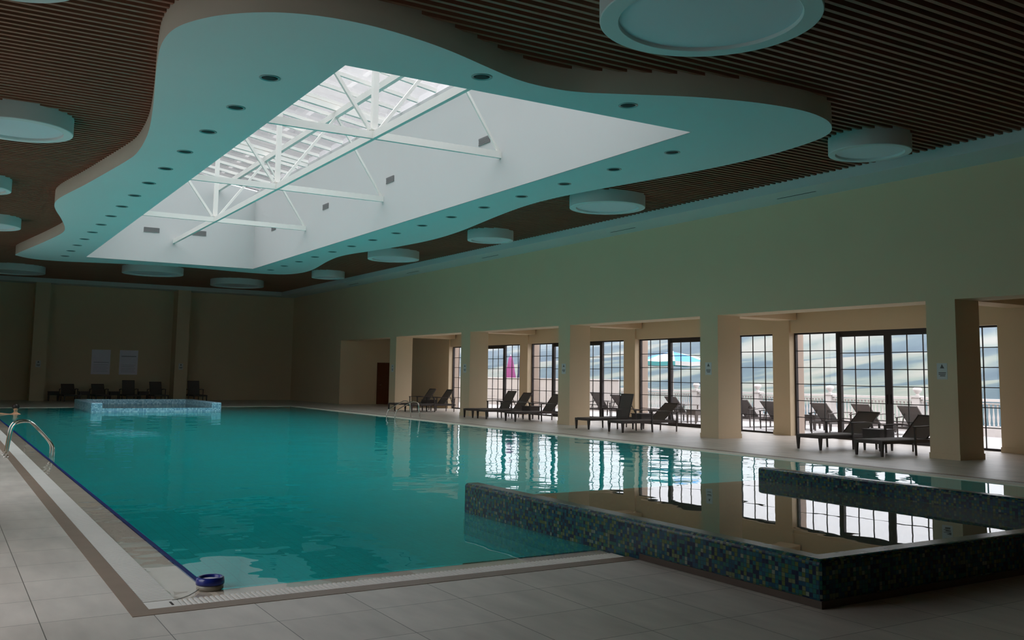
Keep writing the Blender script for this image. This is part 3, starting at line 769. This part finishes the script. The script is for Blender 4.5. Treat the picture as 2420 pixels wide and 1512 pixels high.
lounger(17.36, 15.22, 0, 40, 'dark sun lounger in the nearest window bay, on the far side of its side table', G1)
lounger(17.20, 13.45, 0, 39, 'dark sun lounger partly hidden by the nearest visible column', G1)
lounger(17.10, 23.85, 0, 74, 'dark sun lounger with its back raised almost upright in the second window bay', G1)
lounger(17.08, 22.15, 0, 39, 'dark sun lounger with a low back beside the upright one in the second window bay', G1)
lounger(17.35, 31.60, 0, 60, 'dark sun lounger farthest back of the three in the third window bay', G1)
lounger(17.38, 30.62, 0, 53, 'dark sun lounger in the middle of the three in the third window bay', G1)
lounger(17.42, 28.65, 0, 52, 'dark sun lounger nearest the camera of the three in the third window bay', G1)
lounger(17.20, 38.35, 0, 54, 'dark sun lounger next to the last column, behind the gallery-side pool ladder', G1)
lounger(17.35, 36.95, 0, 53, 'dark sun lounger in front of the narrow slice of window in the fourth bay', G1)
G2 = 'sun loungers against the far wall'
for x, a, lab in ((5.9, 41, 'dark sun lounger by the far wall beside the pilaster left of the posters'), (7.35, 42, 'dark sun lounger by the far wall under the left poster'),
                  (8.82, 73, 'dark sun lounger with a high back by the far wall under the right poster'), (10.22, 59, 'dark sun lounger by the far wall just left of the second pilaster'),
                  (12.2, 72, 'dark sun lounger alone by the far wall right of the second pilaster')):
    lounger(x, 52.0, pi/2, a, lab, G2)
TP = []
def table(x, y, label, group, rot=0):
    if not TP:
        o = empty('side_table', (x, y, 0), rot, label, 'side table', group)
        part(MB().box(-.26, .26, -.26, .26, .47, .495), 'table_top', M['wicker'], o)
        part(MB().box(-.24, .24, -.24, -.215, .30, .47).box(-.24, .24, .215, .24, .30, .47).box(-.24, -.215, -.215, .215, .30, .47).box(.215, .24, -.215, .215, .30, .47), 'apron', M['wicker'], o)
        for s in (-1, 1):
            for q in (-1, 1): part(MB().taper(s*.21, q*.21, 0, .30, .035, .05), 'leg', M['wicker'], o)
        TP.append(o); return o
    return dup(TP[0], (x, y, 0), rot, label, group)
table(18.75, 14.38, 'dark wicker side table between the two loungers of the nearest window bay', 'side tables in the gallery')
table(18.85, 23.05, 'dark wicker side table between the two loungers of the second window bay', 'side tables in the gallery')
table(18.95, 29.65, 'dark wicker side table between loungers in the third window bay', 'side tables in the gallery')
table(18.7, 37.65, 'dark wicker side table between the two loungers of the fourth bay', 'side tables in the gallery')
table(5.18, 53.3, 'dark side table by the far wall against the pilaster left of the posters', 'side tables at the far wall')
table(6.62, 53.3, 'dark side table by the far wall left of the lounger under the left poster', 'side tables at the far wall')
table(8.08, 53.3, 'dark side table by the far wall below the gap between the two posters', 'side tables at the far wall')
table(9.52, 53.3, 'dark side table by the far wall right of the high backed lounger', 'side tables at the far wall')
# outdoors, heads towards the building
G3 = 'sun loungers on the terrace'
for x, y, a, lab in ((25.40, 20.0, 46, 'terrace lounger outside the nearest bay, first from the pier on its far side'),
                     (25.75, 18.75, 47, 'terrace lounger outside the nearest bay, middle of three'),
                     (25.35, 16.85, 48, 'terrace lounger outside the nearest bay, seen right of the door handles'),
                     (25.40, 23.3, 47, 'terrace lounger seen just right of the second visible column'),
                     (25.10, 21.8, 46, 'terrace lounger half hidden by the window pier of the nearest bay'),
                     (25.20, 31.4, 55, 'terrace lounger seen beside the third visible column'),
                     (25.15, 29.9, 48, 'terrace lounger seen behind the upright lounger'),
                     (25.40, 26.9, 48, 'terrace lounger below the blue and white parasol')):
    lounger(x, y, pi, a, lab, G3)
table(23.3, 25.5, 'terrace side table seen beside the second visible column', 'side tables on the terrace')
table(24.2, 20.95, 'terrace side table behind the nearest window pier', 'side tables on the terrace')
table(24.3, 30.65, 'terrace side table beside the third visible column', 'side tables on the terrace')

# ------------------------------------------------------------------ signs and posters
def sign(loc, rot, w, h, lab):
    v = empty('paper_sign', loc, rot, lab, 'sign', 'paper signs on columns')
    part(MB().box(-w/2, w/2, -.006, 0, -h/2, h/2), 'sheet', M['paper'], v)
    p = MB()
    z = .045*h/.34*2
    p._add([(-.045, -.0075, z-.03), (.055, -.0075, z-.03), (.0, -.0075, z+.06), (-.045, -.0065, z-.03), (.055, -.0065, z-.03), (.0, -.0065, z+.06)],
           [(0, 1, 2), (5, 4, 3), (0, 3, 4, 1), (1, 4, 5, 2), (2, 5, 3, 0)])
    for k, (a, c) in enumerate(((-.08, .09), (-.08, .08), (-.05, .07))): p.box(a, c, -.0075, -.006, -.04-.032*k, -.022-.032*k)
    part(p, 'print', M['ink'], v)
for i, (y, z) in enumerate(((12.20, 1.82), (19.22, 1.87), (26.19, 1.86), (33.15, 1.87), (40.15, 1.87))):
    sign((XR, y, z), -pi/2, .24, .34, 'white paper notice on the pool face of the %s visible column' % ('nearest', 'second', 'third', 'fourth', 'fifth')[i])
sign((4.42, YF-1.1, 1.87), 0, .24, .34, 'white paper notice on the far wall pilaster left of the posters')
sign((11.44, YF-1.1, 1.85), 0, .24, .34, 'white paper notice on the far wall pilaster right of the posters')
for x, lab in ((7.52, 'pale violet poster on the far wall, the left one of the pair'), (8.92, 'pale violet poster on the far wall, the right one of the pair')):
    v = empty('wall_poster', (x, YF, 2.03), 0, lab, 'poster', 'posters on the far wall')
    part(MB().box(-.47, .47, -.02, 0, -.66, .66), 'panel', M['poster'], v)
    p = MB()
    if x < 8: p.box(-.35, .40, -.022, -.02, -.03, .0)
    else: p.box(-.38, .38, -.022, -.02, .30, .36)
    for k in range(5): p.box(-.36, .36-.06*(k % 2), -.022, -.02, -.15-.09*k, -.135-.09*k)
    part(p, 'print', M['ink_soft'] if 'ink_soft' in M else M.setdefault('ink_soft', mat('faded_print', (.45, .42, .54), .7)), v)

# ------------------------------------------------------------------ swimmer
v = empty('person', (2.52, 38.1, -.0), 0, 'dark haired person standing chest deep in the pool by the deck-side edge', 'person')
bm = bmesh.new(); sk_r = []
def joint(p, r, parent=None):
    q = bm.verts.new(p); sk_r.append(r)
    if parent is not None: bm.edges.new((parent, q))
    return q
pel = joint((0, 0, -.62), .13); wst = joint((0, 0, -.42), .12, pel); chs = joint((0, .0, -.16), .135, wst); shl = joint((0, .0, -.02), .085, chs)
nck = joint((0, -.0, .06), .052, shl); jaw = joint((0, -.015, .14), .070, nck); hed = joint((0, -.01, .21), .090, jaw); top = joint((0, 0, .28), .076, hed)
for s in (-1, 1):
    a = joint((s*.17, 0, -.05), .06, shl)
    if s < 0:
        c = joint((-.40, -.06, .0), .043, a); e = joint((-.62, -.10, .025), .034, c); hnd = joint((-.70, -.11, .03), .034, e)
    else:
        c = joint((.30, -.06, -.28), .043, a); e = joint((.24, -.24, -.38), .033, c); hnd = joint((.22, -.31, -.38), .034, e)
    for fi, dy in enumerate((-.03, -.01, .01, .03)):
        dirx = Vector((-1, -.1, 0)) if s < 0 else Vector((-.3, -1, 0))
        sd = Vector((dirx.y, -dirx.x, 0)).normalized()
        b0 = joint(hnd.co+sd*dy+dirx*.035, .0105, hnd); b1 = joint(b0.co+dirx*.035+Vector((0, 0, -.004)), .0095, b0); joint(b1.co+dirx*(.028+.004*(fi % 2))+Vector((0, 0, -.012)), .008, b1)
    sd = Vector((dirx.y, -dirx.x, 0)).normalized()
    t0 = joint(e.co+sd*.045*s+dirx*.03, .011, e); joint(t0.co+dirx*.035+sd*.012*s, .009, t0)
    h = joint((s*.09, 0, -.70), .09, pel); kn = joint((s*.11, -.02, -1.02), .062, h); an = joint((s*.11, .02, -1.33), .042, kn); joint((s*.12, -.14, -1.37), .034, an)
me = bpy.data.meshes.new('body'); bm.to_mesh(me); bm.free()
bo = link('body', me, M['skin'], v)
sm = bo.modifiers.new('skin', 'SKIN'); sm.use_smooth_shade = True
for d, r in zip(me.skin_vertices[0].data, sk_r): d.radius = (r, r)
me.skin_vertices[0].data[0].use_root = True
bo.modifiers.new('sub', 'SUBSURF').render_levels = 2
bo.modifiers['sub'].levels = 2
hb = MB().lathe([(.0, .15), (.07, .138), (.105, .095), (.118, .04), (.112, -.0), (.10, -.03), (.0, -.03)], 20)
hb.v = [(x*1.0, y*1.08+.03, z) for x, y, z in hb.v]
MB_hair = hb.build('hair', M['hair'], v, (0, 0, .215))
fc = MB().lathe([(.0, .02), (.012, .012), (.016, 0), (.012, -.012), (.0, -.015)], 10)
fc.build('nose', M['skin'], v, (0, -.10, .175))
for s in (-1, 1):
    MB().lathe([(.0, .008), (.008, .004), (.009, -.002), (.0, -.007)], 8).build('eye', M['ink'], v, (s*.032, -.088, .205))
    MB().lathe([(.0, .03), (.012, .018), (.014, 0), (.009, -.018), (.0, -.026)], 8).build('ear', M['skin'], v, (s*.085, .0, .19))
MB().box(-.024, .024, -.006, .004, -.004, .004).build('mouth', M['um_pink'], v, (0, -.086, .128))
MB().lathe([(.15, .14), (.165, .06), (.17, -.04), (.168, -.10), (.14, -.12)], 20).build('swim_shorts', M['shorts'], v, (0, 0, -.66))

# ------------------------------------------------------------------ terrace
b = MB().box(XO, 27.6, Y0, 35.0, -.25, -.02).box(XO, 33.0, 35.0, 66.0, -.25, -.02)
struct('terrace_floor', b, M['terrace'], 'pale stone terrace outside the glass doors', 'terrace')
XB = 27.3
PY = [12.43, 15.90, 19.38, 22.90, 26.37, 29.84, 33.30]
struct('terrace_curb', MB().box(XB-.12, XB+.12, 8, 34.9, -.02, .28), M['baluster'], 'low white curb under the terrace balustrade', 'terrace')
UP = []
for i, y in enumerate(PY):
    lab = 'white balustrade post with an urn finial, %s to the camera' % ORD[i]
    if not UP:
        o = empty('balustrade_post', (XB, y, .28), 0, lab, 'balustrade post', 'posts of the terrace balustrade')
        part(MB().box(-.13, .13, -.13, .13, 0, .80).box(-.16, .16, -.16, .16, .80, .86), 'post', M['baluster'], o)
        part(MB().lathe([(.09, .86), (.05, .89), (.045, .92), (.10, .97), (.14, 1.03), (.14, 1.08), (.10, 1.12), (.0, 1.14)], 20), 'urn', M['baluster'], o)
        UP.append(o)
    else: dup(UP[0], (XB, y, .28), 0, lab)
BALM = MB().lathe([(.028, 0), (.028, .05), (.018, .07), (.034, .18), (.036, .26), (.02, .42), (.018, .56), (.03, .60), (.03, .66)], 8).mesh('baluster')
for i in range(len(PY)):
    y0 = PY[i]+.165; y1 = PY[i+1]-.165 if i < len(PY)-1 else 34.95
    o = empty('balustrade', (XB, y0, .28), 0, 'white balustrade section on the terrace, %s to the camera' % ORD[i], 'balustrade', 'sections of the terrace balustrade')
    L = y1-y0
    part(MB().box(-.09, .09, 0, L, .74, .82), 'top_rail', M['baluster'], o)
    part(MB().box(-.06, .06, 0, L, .66, .70), 'lower_rail', M['baluster'], o)
    n = max(3, int(L/.135))
    for k in range(n): part(BALM, 'baluster', M['baluster'], o, (0, L*(k+.5)/n, 0))
fe = empty('terrace_fence', (XB, 35.1, 0), 0, 'solid cream board fence closing the far end of the terrace', 'fence')
g = MB()
for k in range(120): g.box(-.02, .02+.006*(k % 2), k*.22, k*.22+.212, -.02, 1.44)
part(g, 'boards', M['fence'], fe)
part(MB().box(-.05, .06, 0, 26.4, 1.44, 1.50), 'cap_rail', M['baluster'], fe)
# blue and white parasol
v = empty('parasol', (24.9, 28.55, -.02), 0, 'open blue and white parasol on the terrace', 'parasol')
cn = MB(); nseg = 8; R1 = 1.58; zt, zr = 2.66, 2.27
for k in range(nseg):
    a0, a1 = 2*pi*(k+.15)/nseg, 2*pi*(k+1.15)/nseg
    for (ra, za, rb, zb) in ((.02, zt, .8, 2.50), (.8, 2.50, R1, zr)):
        am = (a0+a1)/2
        def pt(r, a, z): return (r*cos(a), r*sin(a), z)
        sag = .03
        vs = [pt(ra, a0, za), pt(rb, a0, zb), pt(rb*.97, am, zb-sag), pt(rb, a1, zb), pt(ra, a1, za), pt(ra*.97, am, za-sag*.5)]
        vs2 = [(x, y, z-.012) for x, y, z in vs]
        cn._add(vs+vs2, [(0, 1, 2, 5), (5, 2, 3, 4), (11, 8, 7, 6), (10, 9, 8, 11)], False, k % 2)
    p0, p1 = pt(R1, a0, zr), pt(R1, a1, zr); pm = pt(R1*.97, am, zr-.03)
    for q0, q1 in ((p0, pm), (pm, p1)):
        cn._add([q0, q1, (q1[0], q1[1], q1[2]-.16), (q0[0], q0[1], q0[2]-.16)], [(0, 1, 2, 3)], False, 0 if k % 2 else 2)
part(cn, 'canopy', [M['um_white'], M['um_blue'], M['um_teal']], v)
part(MB().tube([(0, 0, 0), (0, 0, 2.68)], .022, 10), 'pole', M['steel_white'], v)
for k in range(nseg):
    a = 2*pi*(k+.15)/nseg
    part(MB().tube([(0.03*cos(a), .03*sin(a), 2.58), (R1*.97*cos(a), R1*.97*sin(a), zr-.03)], .008, 6), 'rib', M['steel_white'], v)
part(MB().lathe([(.28, 0), (.28, .08), (.05, .14), (.05, .3), (.0, .3)], 24), 'base', M['baluster'], v)
def folded(x, y, m, h, r, lab, name='parasol'):
    v = empty(name, (x, y, -.02), 0, lab, 'parasol')
    c = MB(); prof = [(.02, h), (r*.35, h-.15), (r*.55, h-.5), (r*.75, h-.9), (r, h-1.3), (r*.9, h-1.55)]
    n = 24; vs = []; fs = []
    for (q, z) in prof:
        for j in range(n):
            a = 2*pi*j/n; rr = q*(1+.28*(1 if j % 3 == 0 else -.4)); vs.append((rr*cos(a), rr*sin(a), z))
    for i in range(len(prof)-1):
        for j in range(n):
            k = (j+1) % n; fs.append((i*n+j, (i+1)*n+j, (i+1)*n+k, i*n+k))
    fs.append(tuple(range(n))); fs.append(tuple((len(prof)-1)*n+j for j in range(n))[::-1])
    c._add(vs, fs, True)
    part(c, 'canopy', m, v)
    part(MB().tube([(0, 0, 0), (0, 0, h+.06)], .022, 8), 'pole', M['steel_white'], v)
    part(MB().lathe([(.25, 0), (.25, .07), (.04, .12), (.0, .12)], 20), 'base', M['baluster'], v)
folded(28.35, 46.6, M['um_pink'], 2.78, .27, 'folded magenta parasol standing behind the cream fence')
folded(28.5, 45.75, M['um_navy'], 2.80, .16, 'folded slate blue parasol beside the magenta one')

# ------------------------------------------------------------------ valley and hills beyond
def hill_mat():
    m, nt, out = new_mat('hazy_valley_fields'); N, L = nt.nodes, nt.links
    b = N.new('ShaderNodeBsdfPrincipled'); b.inputs['Roughness'].default_value = 1; b.inputs['Specular IOR Level'].default_value = 0
    tc = N.new('ShaderNodeTexCoord'); mp = N.new('ShaderNodeMapping'); mp.inputs['Scale'].default_value = (.0016, .0045, .004)
    L.new(tc.outputs['Object'], mp.inputs['Vector'])
    n1 = N.new('ShaderNodeTexNoise'); n1.inputs['Scale'].default_value = 1.6; n1.inputs['Detail'].default_value = 8; L.new(mp.outputs['Vector'], n1.inputs['Vector'])
    rp = N.new('ShaderNodeValToRGB'); e = rp.color_ramp.elements
    e[0].position = .36; e[0].color = (.012, .028, .034, 1); e[1].position = .47; e[1].color = (.030, .050, .052, 1)
    x = e.new(.53); x.color = (.085, .10, .075, 1); x = e.new(.63); x.color = (.14, .135, .105, 1)
    L.new(n1.outputs['Fac'], rp.inputs['Fac']); L.new(rp.outputs['Color'], b.inputs['Base Color'])
    L.new(b.outputs['BSDF'], out.inputs['Surface'])
    return m
hv = MB(); nx, ny = 46, 70
rng = random.Random(3)
def hill_z(x, y):
    t_ = max(0, (x-350)/1900)
    z = -70+235*t_**1.15
    z += 22*sin(y*.0035+1.3)*t_ + 12*sin(y*.009+x*.004)*t_ + 7*sin(x*.011+y*.005)
    return z
vs = []; fs = []
for i in range(nx):
    x = 60+(i/(nx-1))**1.4*2300
    for j in range(ny):
        y = -1200+j/(ny-1)*5200
        vs.append((x, y, hill_z(x, y)))
for i in range(nx-1):
    for j in range(ny-1):
        fs.append((i*ny+j, (i+1)*ny+j, (i+1)*ny+j+1, i*ny+j+1))
hv._add(vs, fs, True)
struct('valley_hills', hv, hill_mat(), 'hazy blue green hills with pale fields across the valley', 'hills')
HAZE = True
if HAZE:
    m, nt, out = new_mat('valley_haze')
    vsct = nt.nodes.new('ShaderNodeVolumeScatter'); vsct.inputs['Color'].default_value = (.70, .80, 1, 1); vsct.inputs['Density'].default_value = .00010
    nt.links.new(vsct.outputs['Volume'], out.inputs['Volume'])
    tag(MB().box(70, 2500, -1300, 4100, -120, 200).build('valley_haze', m), 'pale haze lying over the valley', 'haze', kind='stuff')
